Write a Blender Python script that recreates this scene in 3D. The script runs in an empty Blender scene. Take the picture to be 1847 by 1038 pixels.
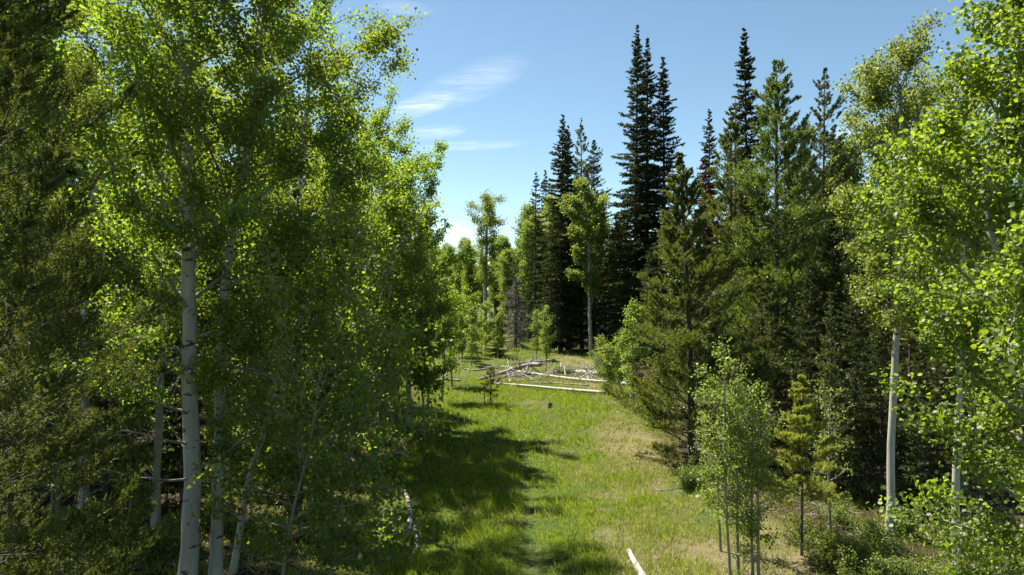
import bpy, math, random
import numpy as np
from mathutils import Vector

C = bpy.context.scene.collection
R_ = math.radians
F = 1231.0            # focal length in photo pixels, photo 1847 px wide
CAMH = 6.0

# ------------------------------------------------------------------ camera
cam_d = bpy.data.cameras.new('camera')
cam = bpy.data.objects.new('camera', cam_d)
C.objects.link(cam)
cam.location = (0, 0, CAMH)
cam.rotation_euler = (R_(90), 0, 0)
cam_d.sensor_width = 36
cam_d.lens = 36 * F / 1847
cam_d.clip_start = .1
cam_d.clip_end = 5000
bpy.context.scene.camera = cam

# ------------------------------------------------------------------ light
SUN_EL = 60.0
SUN_AZ = 42.0          # how far towards the camera the light travels, from +X
sc = bpy.context.scene
w = bpy.data.worlds.new('World')
sc.world = w
w.use_nodes = True
nt = w.node_tree
nt.nodes.clear()
def N(nt, t, **kw):
    n = nt.nodes.new(t)
    for k, v in kw.items():
        if hasattr(n, k) and not k[0].isupper(): setattr(n, k, v)
    return n
out = N(nt, 'ShaderNodeOutputWorld')
bg = N(nt, 'ShaderNodeBackground')
sky = N(nt, 'ShaderNodeTexSky')
sky.sky_type = 'NISHITA'
sky.sun_disc = False
sky.sun_elevation = R_(SUN_EL)
# towards the sun: (-cos a, +sin a) on the ground
sun_to = Vector((-math.cos(R_(SUN_AZ)) * math.cos(R_(SUN_EL)), math.sin(R_(SUN_AZ)) * math.cos(R_(SUN_EL)), math.sin(R_(SUN_EL))))
sky.sun_rotation = math.atan2(sun_to.x, sun_to.y)
sky.altitude = 1800
sky.air_density = 1.0
sky.dust_density = 0.6
sky.ozone_density = 0.35
bg.inputs['Strength'].default_value = 0.062
def M(op, a, b=None, c=None, clamp=False):
    n = nt.nodes.new('ShaderNodeMath'); n.operation = op; n.use_clamp = clamp
    for i, v in enumerate((a, b, c)):
        if v is None: continue
        if isinstance(v, (int, float)): n.inputs[i].default_value = v
        else: nt.links.new(v, n.inputs[i])
    return n.outputs[0]
tc = N(nt, 'ShaderNodeTexCoord')
sp = N(nt, 'ShaderNodeSeparateXYZ')
nt.links.new(tc.outputs['Generated'], sp.inputs[0])
X, Y, Z = sp.outputs
ys = M('MAXIMUM', Y, .05)
u = M('DIVIDE', X, ys); v = M('DIVIDE', Z, ys)
cb = N(nt, 'ShaderNodeCombineXYZ')
nt.links.new(u, cb.inputs[0]); nt.links.new(v, cb.inputs[1])
def cloud(u0, v0, a, b, slope, amt, sx=9., sy=60., rot=.25):
    du = M('SUBTRACT', u, u0)
    dv = M('SUBTRACT', M('SUBTRACT', v, v0), M('MULTIPLY', du, slope))
    e = M('ADD', M('POWER', M('ABSOLUTE', M('DIVIDE', du, a)), 2.), M('POWER', M('ABSOLUTE', M('DIVIDE', dv, b)), 2.))
    m = M('SUBTRACT', 1., e, clamp=True)
    mp = N(nt, 'ShaderNodeMapping'); mp.inputs['Rotation'].default_value = (0, 0, rot)
    mp.inputs['Scale'].default_value = (sx, sy, 1)
    nt.links.new(cb.outputs[0], mp.inputs[0])
    no = N(nt, 'ShaderNodeTexNoise'); no.inputs['Scale'].default_value = 1.; no.inputs['Detail'].default_value = 6
    no.inputs['Distortion'].default_value = .9
    nt.links.new(mp.outputs[0], no.inputs['Vector'])
    mp2 = N(nt, 'ShaderNodeMapping'); mp2.inputs['Rotation'].default_value = (0, 0, rot - .9)
    mp2.inputs['Scale'].default_value = (sx * 2.2, sy * 3.2, 1)
    nt.links.new(cb.outputs[0], mp2.inputs[0])
    nf = N(nt, 'ShaderNodeTexNoise'); nf.inputs['Scale'].default_value = 1.; nf.inputs['Detail'].default_value = 5; nf.inputs['Distortion'].default_value = 1.4
    nt.links.new(mp2.outputs[0], nf.inputs['Vector'])
    k = M('MULTIPLY', M('SUBTRACT', M('ADD', M('MULTIPLY', no.outputs['Fac'], .6), M('MULTIPLY', nf.outputs['Fac'], .55)), .36), 2.9, clamp=True)
    return M('MULTIPLY', M('MULTIPLY', M('POWER', m, .8), k), amt)
parts = [cloud(-.133, .268, .052, .019, .28, .42), cloud(-.112, .228, .048, .011, .06, .38),
         cloud(-.06, .300, .09, .032, .35, .2),
         cloud(-.09, .078, .06, .022, .0, .5, 14, 30), cloud(.50, .225, .05, .02, .2, .3),
         cloud(-.16, .41, .05, .012, -.1, .15), cloud(-.06, .208, .09, .008, .05, .22)]
tot = parts[0]
for p in parts[1:]: tot = M('ADD', tot, p)
tot = M('MULTIPLY', tot, M('GREATER_THAN', Y, .06), clamp=True)
mx = N(nt, 'ShaderNodeMix'); mx.data_type = 'RGBA'
tint = N(nt, 'ShaderNodeMix'); tint.data_type = 'RGBA'; tint.blend_type = 'MULTIPLY'; tint.inputs[0].default_value = 1.
nt.links.new(sky.outputs[0], tint.inputs[6]); tint.inputs[7].default_value = (.96, 1.06, .97, 1)
nt.links.new(tot, mx.inputs[0]); nt.links.new(tint.outputs[2], mx.inputs[6])
mx.inputs[7].default_value = (9., 9.3, 9.6, 1)
nt.links.new(mx.outputs[2], bg.inputs['Color'])
nt.links.new(bg.outputs[0], out.inputs[0])

sun_d = bpy.data.lights.new('sun', 'SUN')
sun_d.energy = 5.0
sun_d.angle = R_(.53)
sun_d.color = (1, .93, .82)
sun = bpy.data.objects.new('sun', sun_d)
C.objects.link(sun)
sun.rotation_euler = (-sun_to).to_track_quat('-Z', 'Y').to_euler()
sun.location = (0, 0, 60)

sc.view_settings.view_transform = 'Standard'
sc.view_settings.look = 'None'
sc.view_settings.gamma = 1
sc.view_settings.exposure = 1.5
try: sc.view_settings.use_curve_mapping = False
except Exception: pass
cy = sc.cycles
cy.max_bounces = 8; cy.diffuse_bounces = 3; cy.glossy_bounces = 2; cy.transmission_bounces = 4
cy.sample_clamp_indirect = 6
cy.use_denoising = True
try: cy.denoiser = 'OPENIMAGEDENOISE'; cy.denoising_input_passes = 'RGB_ALBEDO_NORMAL'; cy.denoising_prefilter = 'ACCURATE'
except Exception: pass

# ------------------------------------------------------------------ materials
def mat(name):
    m = bpy.data.materials.new(name); m.use_nodes = True
    m.node_tree.nodes.clear()
    return m, m.node_tree
def link(t, a, b): t.links.new(a, b)
def ramp(t, fac, stops):
    r = t.nodes.new('ShaderNodeValToRGB')
    e = r.color_ramp.elements
    while len(e) < len(stops): e.new(.5)
    for el, (p, c) in zip(e, stops):
        el.position = p; el.color = (*c, 1)
    if fac is not None: link(t, fac, r.inputs[0])
    return r.outputs[0]
def noise(t, vec, scale, detail=4, dist=0., rough=.55):
    n = t.nodes.new('ShaderNodeTexNoise')
    n.inputs['Scale'].default_value = scale; n.inputs['Detail'].default_value = detail
    n.inputs['Distortion'].default_value = dist; n.inputs['Roughness'].default_value = rough
    if vec is not None: link(t, vec, n.inputs['Vector'])
    return n.outputs['Fac']
def mixc(t, fac, a, b):
    n = t.nodes.new('ShaderNodeMix'); n.data_type = 'RGBA'
    for s, v in ((0, fac), (6, a), (7, b)):
        if isinstance(v, (int, float)): n.inputs[s].default_value = v
        elif isinstance(v, tuple): n.inputs[s].default_value = (*v, 1)
        else: link(t, v, n.inputs[s])
    return n.outputs[2]
def mth(t, op, a, b=None, clamp=False):
    n = t.nodes.new('ShaderNodeMath'); n.operation = op; n.use_clamp = clamp
    for i, v in enumerate((a, b)):
        if v is None: continue
        if isinstance(v, (int, float)): n.inputs[i].default_value = v
        else: link(t, v, n.inputs[i])
    return n.outputs[0]
def mapped(t, scale, kind='Object'):
    tcn = t.nodes.new('ShaderNodeTexCoord')
    mp = t.nodes.new('ShaderNodeMapping'); mp.inputs['Scale'].default_value = scale
    link(t, tcn.outputs[kind], mp.inputs[0])
    return mp.outputs[0]

def leaf_material(name, cols, trans, tfac=.5, gloss=.05, rough=.4, hue=.022):
    """thin leaf: colours varied leaf by leaf, light passes through"""
    m, t = mat(name)
    g = t.nodes.new('ShaderNodeNewGeometry')
    oi = t.nodes.new('ShaderNodeObjectInfo')
    f = g.outputs['Random Per Island']
    n = len(cols)
    c = ramp(t, f, [(i / max(1, n - 1), q) for i, q in enumerate(cols)])
    ct = ramp(t, f, [(i / max(1, n - 1), q) for i, q in enumerate(trans)])
    val = mth(t, 'ADD', mth(t, 'MULTIPLY', oi.outputs['Random'], .3), .85)
    hu = mth(t, 'ADD', mth(t, 'MULTIPLY', oi.outputs['Random'], hue), .5 - hue / 2)
    def hsv(x):
        h = t.nodes.new('ShaderNodeHueSaturation')
        link(t, hu, h.inputs['Hue']); link(t, val, h.inputs['Value']); link(t, x, h.inputs['Color'])
        return h.outputs[0]
    c, ct = hsv(c), hsv(ct)
    d = t.nodes.new('ShaderNodeBsdfDiffuse'); link(t, c, d.inputs[0])
    tr = t.nodes.new('ShaderNodeBsdfTranslucent'); link(t, ct, tr.inputs[0])
    mxs = t.nodes.new('ShaderNodeMixShader'); mxs.inputs[0].default_value = tfac
    link(t, d.outputs[0], mxs.inputs[1]); link(t, tr.outputs[0], mxs.inputs[2])
    o = t.nodes.new('ShaderNodeOutputMaterial')
    last = mxs.outputs[0]
    if gloss > 0:
        gl = t.nodes.new('ShaderNodeBsdfGlossy'); gl.inputs['Roughness'].default_value = rough
        gl.inputs['Color'].default_value = (.9, .95, .9, 1)
        m2 = t.nodes.new('ShaderNodeMixShader'); m2.inputs[0].default_value = gloss
        link(t, last, m2.inputs[1]); link(t, gl.outputs[0], m2.inputs[2]); last = m2.outputs[0]
    link(t, last, o.inputs[0])
    return m

M_LEAF = leaf_material('aspen_leaf', [(.055, .092, .014), (.085, .135, .02), (.13, .18, .034)],
                       [(.20, .32, .013), (.31, .44, .022), (.43, .53, .038)], .52, .03, .5)
M_LEAF_PALE = leaf_material('young_aspen_leaf', [(.08, .125, .024), (.115, .165, .032), (.155, .205, .045)],
                            [(.22, .31, .025), (.30, .39, .035), (.40, .48, .055)], .52, .03, .5)
M_SHRUB = leaf_material('shrub_leaf', [(.07, .12, .02), (.11, .17, .028), (.17, .21, .04)],
                        [(.2, .3, .03), (.3, .38, .04), (.4, .42, .05)], .4, .03, .5)
M_FIR = leaf_material('fir_needles', [(.032, .040, .012), (.046, .056, .016), (.066, .074, .021)],
                      [(.06, .08, .012), (.08, .10, .015), (.10, .12, .02)], .25, .015, .45, .03)
M_PINE = leaf_material('pine_needles', [(.052, .08, .016), (.08, .112, .021), (.125, .155, .032)],
                       [(.16, .22, .02), (.21, .27, .025), (.27, .32, .03)], .40, .04, .45, .03)
M_PINE_NEAR = leaf_material('near_pine_needles', [(.05, .062, .016), (.075, .09, .021), (.10, .112, .03)],
                       [(.14, .165, .018), (.18, .2, .022), (.22, .235, .03)], .35, .02, .5, .03)
M_PINE_DARK = leaf_material('dark_pine_needles', [(.048, .066, .018), (.072, .09, .024), (.10, .115, .034)],
                       [(.13, .15, .02), (.17, .19, .025), (.21, .22, .03)], .32, .04, .45, .03)  # darker and less green than the plain pine needles
M_PINE_YOUNG = leaf_material('young_pine_needles', [(.18, .23, .045), (.23, .27, .055), (.27, .30, .07)],
                       [(.45, .54, .05), (.5, .57, .06), (.55, .6, .07)], .5, .03, .5, .02)
M_DEADNEEDLE = leaf_material('dead_needles', [(.10, .035, .022), (.14, .055, .03), (.09, .05, .035)],
                       [(.12, .04, .02), (.14, .05, .02), (.1, .05, .02)], .2, 0, .5, .02)

def bark_aspen(name='aspen_bark', base=(.37, .37, .315), dark=(.06, .055, .045)):
    m, t = mat(name)
    v1 = mapped(t, (3.2, 3.2, 8.)); v2 = mapped(t, (14., 14., 75.)); v3 = mapped(t, (6., 6., 1.2))
    big = noise(t, v1, 1.0, 3, .4)
    sm = noise(t, v2, 1.0, 3, .2)
    st = noise(t, v3, 1.0, 4)
    tone = ramp(t, st, [(.3, tuple(b * .72 for b in base)), (.55, base), (.75, (base[0] * 1.12, base[1] * 1.13, base[2] * 1.1))])
    scar = ramp(t, big, [(.625, (0, 0, 0)), (.655, (1, 1, 1))])
    lent = ramp(t, sm, [(.62, (0, 0, 0)), (.72, (.55, .55, .55))])
    c = mixc(t, lent, tone, tuple(d * 2.2 for d in dark))
    c = mixc(t, scar, c, dark)
    b = t.nodes.new('ShaderNodeBsdfPrincipled')
    link(t, c, b.inputs['Base Color']); b.inputs['Roughness'].default_value = .8
    bp = t.nodes.new('ShaderNodeBump'); bp.inputs['Strength'].default_value = .5; bp.inputs['Distance'].default_value = .02
    link(t, sm, bp.inputs['Height']); link(t, bp.outputs[0], b.inputs['Normal'])
    o = t.nodes.new('ShaderNodeOutputMaterial'); link(t, b.outputs[0], o.inputs[0])
    return m
M_BARK = bark_aspen()
M_SAP = bark_aspen('sapling_bark', (.24, .235, .155), (.06, .055, .045))
M_LIMB = bark_aspen('aspen_limb_bark', (.24, .225, .17), (.06, .055, .045))
def bark_simple(name, stops, sc_, bump=.5):
    m, t = mat(name)
    v1 = mapped(t, sc_)
    n1 = noise(t, v1, 1., 6, .5, .65)
    c = ramp(t, n1, stops)
    b = t.nodes.new('ShaderNodeBsdfPrincipled')
    link(t, c, b.inputs['Base Color']); b.inputs['Roughness'].default_value = .9
    bp = t.nodes.new('ShaderNodeBump'); bp.inputs['Strength'].default_value = bump; bp.inputs['Distance'].default_value = .03
    link(t, n1, bp.inputs['Height']); link(t, bp.outputs[0], b.inputs['Normal'])
    o = t.nodes.new('ShaderNodeOutputMaterial'); link(t, b.outputs[0], o.inputs[0])
    return m
M_CBARK = bark_simple('conifer_bark', [(.3, (.045, .036, .03)), (.55, (.10, .082, .066)), (.75, (.18, .155, .13))], (12, 12, 3))
M_TWIG = bark_simple('conifer_twig_bark', [(.3, (.035, .028, .02)), (.7, (.085, .068, .05))], (20, 20, 20), .2)
M_BLEACH = bark_simple('bleached_wood', [(.30, (.16, .135, .11)), (.47, (.36, .335, .295)), (.66, (.54, .52, .475))], (9, 9, 9), .5)
M_GREYWOOD = bark_simple('grey_dead_wood', [(.3, (.12, .10, .085)), (.55, (.26, .235, .21)), (.75, (.42, .40, .37))], (9, 9, 9), .5)
M_ROTPALE = bark_simple('flaking_white_bark', [(.36, (.07, .055, .045)), (.44, (.30, .26, .22)), (.55, (.44, .41, .37))], (16, 16, 8), .8)
M_ROT = bark_simple('rotten_log_bark', [(.36, (.035, .028, .024)), (.5, (.15, .12, .10)), (.6, (.55, .52, .48))], (7, 7, 7), .8)

# ------------------------------------------------------------------ mesh helpers
def mesh_from(name, V, Fs, material=None, smooth=False, attrs=None):
    """V (N,3); Fs: list of (M,k) index arrays"""
    me = bpy.data.meshes.new(name)
    V = np.asarray(V, dtype=np.float32)
    Fs = [f for f in Fs if len(f)]
    nl = sum(f.size for f in Fs); npoly = sum(len(f) for f in Fs)
    me.vertices.add(len(V)); me.vertices.foreach_set('co', V.ravel())
    me.loops.add(nl); me.polygons.add(npoly)
    me.loops.foreach_set('vertex_index', np.concatenate([f.ravel() for f in Fs]).astype(np.int32))
    st = []; o = 0
    for f in Fs:
        k = f.shape[1]
        st.append(o + np.arange(len(f)) * k); o += f.size
    me.polygons.foreach_set('loop_start', np.concatenate(st).astype(np.int32))
    if smooth: me.polygons.foreach_set('use_smooth', np.ones(npoly, dtype=bool))
    if attrs:
        for k, a in attrs.items():
            at_ = me.attributes.new(k, 'FLOAT', 'POINT'); at_.data.foreach_set('value', np.asarray(a, np.float32))
    me.update(calc_edges=True)
    if material: me.materials.append(material)
    return me

def unit(a): return a / np.maximum(np.linalg.norm(a, axis=-1, keepdims=True), 1e-9)

def tubes(P, Rr, k=6, cap=False):
    """P (T,n,3), Rr (T,n) -> V, list of quad/tri arrays"""
    P = np.asarray(P, float); Rr = np.asarray(Rr, float)
    T, n, _ = P.shape
    t = unit(np.gradient(P, axis=1))
    mean = unit(t.mean(axis=1))
    ref = np.where(np.abs(mean[:, 2:3]) > .8, np.array([[1., 0, 0]]), np.array([[0, 0, 1.]]))
    a = unit(np.cross(t, ref[:, None, :])); b = np.cross(t, a)
    th = np.arange(k) / k * 2 * np.pi
    ring = a[:, :, None, :] * np.cos(th)[None, None, :, None] + b[:, :, None, :] * np.sin(th)[None, None, :, None]
    V = (P[:, :, None, :] + ring * Rr[:, :, None, None]).reshape(-1, 3)
    i = np.arange(T)[:, None, None] * n * k; j = np.arange(n - 1)[None, :, None] * k; q = np.arange(k)[None, None, :]
    q2 = (q + 1) % k
    Fq = np.stack([i + j + q, i + j + q2, i + j + k + q2, i + j + k + q], axis=-1).reshape(-1, 4)
    Fs = [Fq]
    if cap:
        base = np.arange(T)[:, None] * n * k
        Fs.append((base + np.arange(k)[None, ::-1]))
        Fs.append((base + (n - 1) * k + np.arange(k)[None, :]))
    return V, Fs

def merge(parts):
    Vs, Fd, o = [], {}, 0
    for V, Fs in parts:
        Vs.append(V)
        for f in Fs:
            Fd.setdefault(f.shape[1], []).append(f + o)
        o += len(V)
    return np.concatenate(Vs), [np.concatenate(v) for v in Fd.values()]

def grow(rng, p0, d0, L, n, up=0., wob=.1, droop=0.):
    p = np.array(p0, float); d = np.array(d0, float); d /= np.linalg.norm(d)
    pts = [p.copy()]
    s = L / (n - 1)
    for i in range(n - 1):
        d = d + rng.normal(0, wob, 3) * .6
        d[2] += up / (n - 1) - droop / (n - 1)
        d /= np.linalg.norm(d)
        p = p + d * s
        pts.append(p.copy())
    return np.array(pts)

def resample(pts, n):
    pts = np.asarray(pts, float)
    # catmull-rom through control points
    m = len(pts)
    ext = np.vstack([2 * pts[0] - pts[1], pts, 2 * pts[-1] - pts[-2]])
    out = []
    for tt in np.linspace(0, m - 1 - 1e-6, n):
        i = int(tt); f = tt - i
        p0, p1, p2, p3 = ext[i:i + 4]
        out.append(.5 * ((2 * p1) + (-p0 + p2) * f + (2 * p0 - 5 * p1 + 4 * p2 - p3) * f * f + (-p0 + 3 * p1 - 3 * p2 + p3) * f ** 3))
    return np.array(out)

def leaves_np(rng, pos, size, fold=True, out=None, jitter=.3):
    """round-ish folded leaves at pos (N,3)"""
    n = len(pos)
    ax = rng.normal(0, 1, (n, 3)); ax[:, 2] -= .55
    if out is not None: ax += out * .9
    ax = unit(ax)
    nr = rng.normal(0, 1, (n, 3)); nr[:, 2] += .5
    sd = unit(np.cross(ax, nr)); nn = np.cross(sd, ax)
    s = size * rng.uniform(1 - jitter, 1 + jitter, (n, 1))
    if fold:
        loc = [(0, 0, 0), (.28, .46, .10), (.72, .38, .08), (1., 0, -.05), (.72, -.38, .08), (.28, -.46, .10)]
        V = np.stack([pos + s * (ax * a + sd * b + nn * c) for a, b, c in loc], axis=1).reshape(-1, 3)
        b = np.arange(n)[:, None] * 6
        Fq = np.concatenate([b + np.array([[0, 1, 2, 3]]), b + np.array([[0, 3, 4, 5]])])
        return V, [Fq]
    loc = [(0, 0, 0), (.52, .52, .12), (1., 0, -.04), (.48, -.52, .12)]
    V = np.stack([pos + s * (ax * a + sd * b + nn * c) for a, b, c in loc], axis=1).reshape(-1, 3)
    b = np.arange(n)[:, None] * 4
    return V, [b + np.array([[0, 1, 2, 3]])]

# ------------------------------------------------------------------ objects
def link_obj(name, data, parent=None):
    o = bpy.data.objects.new(name, data); C.objects.link(o)
    if parent is not None: o.parent = parent
    return o
def tag(o, label=None, cat=None, group=None, kind=None):
    if label: o['label'] = label
    if cat: o['category'] = cat
    if group: o['group'] = group
    if kind: o['kind'] = kind
    return o
def thing(name, label, cat, loc, rz=0, group=None):
    o = link_obj(name, None)
    o.location = loc; o.rotation_euler = (0, 0, rz)
    o.empty_display_size = .3
    return tag(o, label, cat, group)

def gz(x, y):
    """ground height"""
    x = np.asarray(x, float); y = np.asarray(y, float)
    h = .10 * np.sin(x * .31 + 1.) * np.sin(y * .23) + .05 * np.sin(x * .9 + y * .4) + .03 * np.sin(x * 1.7 - y * 1.1 + 2)
    # faint wheel rut along the clearing
    rx = .55 - (y - 14) * .02 + .12 * np.sin(y * .35)
    h = h - .07 * np.exp(-((x - rx) / .28) ** 2) * np.clip((40 - y) / 15, 0, 1)
    # ground drops a little into the wood on the right
    h = h - .35 * np.clip((x - 7.5) / 5, 0, 1) * np.clip((40 - y) / 12, 0, 1)
    return h
def at(px, d): return (px - 923.5) / F * d
def zat(py, d): return CAMH - (py - 519) / F * d
def gp(px, py):
    d = F * CAMH / (py - 519)
    return at(px, d), d
def g3(x, y, dz=-.05): return (x, y, float(gz(x, y)) + dz)

# ------------------------------------------------------------------ tree generators
def aspen(seed, H, r0, zc, prof, nlimb, nleaf, leaf, ctrl=None, fold=False, spread=.13, bare=0, detail=1., elev=(20, 48), low_droop=True):
    """returns dict: trunk mesh data, list of limb tubes, leaves"""
    rng = np.random.default_rng(seed)
    if ctrl is None:
        lean = rng.normal(0, .025, 2) * H
        ctrl = [(0, 0, 0), (lean[0] * .25 + rng.normal(0, .05), lean[1] * .25, H * .33), (lean[0] * .6 + rng.normal(0, .08), lean[1] * .6, H * .66), (lean[0], lean[1], H)]
    n = 26
    tp = resample(ctrl, n)
    tt = np.linspace(0, 1, n)
    tp[1:-1, :2] += rng.normal(0, .012, (n - 2, 2)) * (H / 12)
    tr = r0 * (1 - tt) ** .75 + .012
    tr[0] *= 1.35; tr[1] *= 1.08
    trunk = tubes(tp[None], tr[None], 12 if detail >= 1 else 7)
    zs = tp[:, 2]
    limbs, anchors, adir = [], [], []
    az = rng.uniform(0, 6.28)
    for i in range(nlimb):
        f = (i + rng.uniform(0, 1)) / nlimb
        z = zc + (zs[-1] * .985 - zc) * f
        az += 2.4 + rng.normal(0, .5)
        k = np.interp(z, zs, np.arange(n)); i0 = min(int(k), n - 2)
        p0 = tp[i0] + (tp[i0 + 1] - tp[i0]) * (k - i0)
        rt = np.interp(z, zs, tr)
        L = max(.25, prof(f, az) * rng.uniform(.72, 1.12))
        el = R_(rng.uniform(*elev) + 22 * f ** 2 - (18 if low_droop and f < .25 else 0))
        d0 = (math.cos(az) * math.cos(el), math.sin(az) * math.cos(el), math.sin(el))
        pts = grow(rng, p0, d0, L / max(.5, math.cos(el)), 8, up=rng.uniform(-.1, .35), wob=.16)
        r1 = min(rt * .5, .008 + .013 * L)
        rad = r1 * (1 - np.linspace(0, 1, 8) * .85)
        tw = []
        m = int((3 + L * 5) * min(1.4, detail + .2))
        for j in range(m):
            g = rng.uniform(.22, 1.)
            kk = g * 7; a0 = min(int(kk), 6)
            q0 = pts[a0] + (pts[a0 + 1] - pts[a0]) * (kk - a0)
            td = unit(pts[a0 + 1] - pts[a0])
            dd = unit(td * .75 + rng.normal(0, .62, 3) + np.array([0, 0, .12]))
            tl = rng.uniform(.18, .45) * (L * .42 + .35)
            tw.append(grow(rng, q0, dd, tl, 4, up=.1, wob=.3))
        tw = np.array(tw)
        dead = i < bare
        limbs.append((pts, rad, tw, dead))
        if not dead:
            # leaves hang along outer twigs
            w_ = rng.uniform(.15, 1., (len(tw), 5))
            kk = w_ * 3; a0 = np.minimum(kk.astype(int), 2); ff = (kk - a0)[..., None]
            ii = np.arange(len(tw))[:, None]
            an = tw[ii, a0] * (1 - ff) + tw[ii, a0 + 1] * ff
            anchors.append(an.reshape(-1, 3))
            adir.append(np.repeat(unit(tw[:, -1] - tw[:, 0]), 5, axis=0))
    anchors = np.concatenate(anchors); adir = np.concatenate(adir)
    pick = rng.integers(0, len(anchors), nleaf)
    # every anchor carries a different load, so the crown clumps and opens
    load = rng.gamma(1.6, 1., len(anchors)); load /= load.sum()
    pick = rng.choice(len(anchors), nleaf, p=load)
    pos = anchors[pick] + rng.normal(0, spread, (nleaf, 3)) * np.array([1, 1, .8])
    pos[:, 2] -= .02
    LV = leaves_np(rng, pos, leaf, fold, adir[pick])
    return dict(trunk=trunk, limbs=limbs, leaves=LV)

def limb_mesh(L, k=5):
    pts, rad, tw, dead = L
    a = tubes(pts[None], rad[None], k)
    sel = [0, 1, 2, 3] if k > 4 else [0, 2, 3]
    b = tubes(tw[:, sel], np.tile(np.array([.0075, .006, .0045, .0025])[sel] * (1 + 12 * rad[0]), (len(tw), 1)), 3)
    return merge([a, b])

def build_aspen(T, root, leafmat, limb_parts=False, bark=None):
    bark = bark or (M_SAP if 'sapling' in root.name else M_BARK)
    tm = T['trunk']
    if not limb_parts:
        tr = link_obj('trunk', mesh_from('trunk', *tm, bark, True), root)
        lm = merge([limb_mesh(l, 4) for l in T['limbs']])
        cr = link_obj('crown', mesh_from('crown', *T['leaves'], leafmat), root)
        link_obj('branches', mesh_from('branches', *lm, M_LIMB, True), cr)
    else:
        tr = link_obj('trunk', mesh_from('trunk', *tm, bark, True), root)
        for l in T['limbs']:
            link_obj('branch', mesh_from('branch', *limb_mesh(l, 5), M_GREYWOOD if l[3] else M_LIMB, True), tr)
        link_obj('crown', mesh_from('crown', *T['leaves'], leafmat), root)

def needles_np(rng, p0, d, ln, K, q, nl, w, phi=(25, 60), curl=.0, u0=0.):
    """p0,d (T,3), ln (T,) twigs -> needle triangles"""
    T = len(p0)
    u_ = (np.arange(K)[None, :, None] + rng.uniform(0, 1, (T, K, q))) / K
    u_ = u0 + (1 - u0) * u_
    base = p0[:, None, None, :] + d[:, None, None, :] * (ln[:, None, None] * u_)[..., None]
    base = base.reshape(-1, 3); dd = np.repeat(d, K * q, axis=0)
    n = len(base)
    perp = rng.normal(0, 1, (n, 3)); perp -= (perp * dd).sum(1, keepdims=True) * dd; perp = unit(perp)
    ph = np.radians(rng.uniform(*phi, n))[:, None]
    nd = dd * np.cos(ph) + perp * np.sin(ph); nd[:, 2] += curl; nd = unit(nd)
    side = unit(np.cross(nd, rng.normal(0, 1, (n, 3))))
    L = nl * rng.uniform(.7, 1.25, (n, 1))
    ww = w * rng.uniform(.7, 1.3, (n, 1)) * .5
    V = np.stack([base - side * ww, base + side * ww, base + nd * L], axis=1).reshape(-1, 3)
    return V, [np.arange(n * 3).reshape(-1, 3)]

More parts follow.
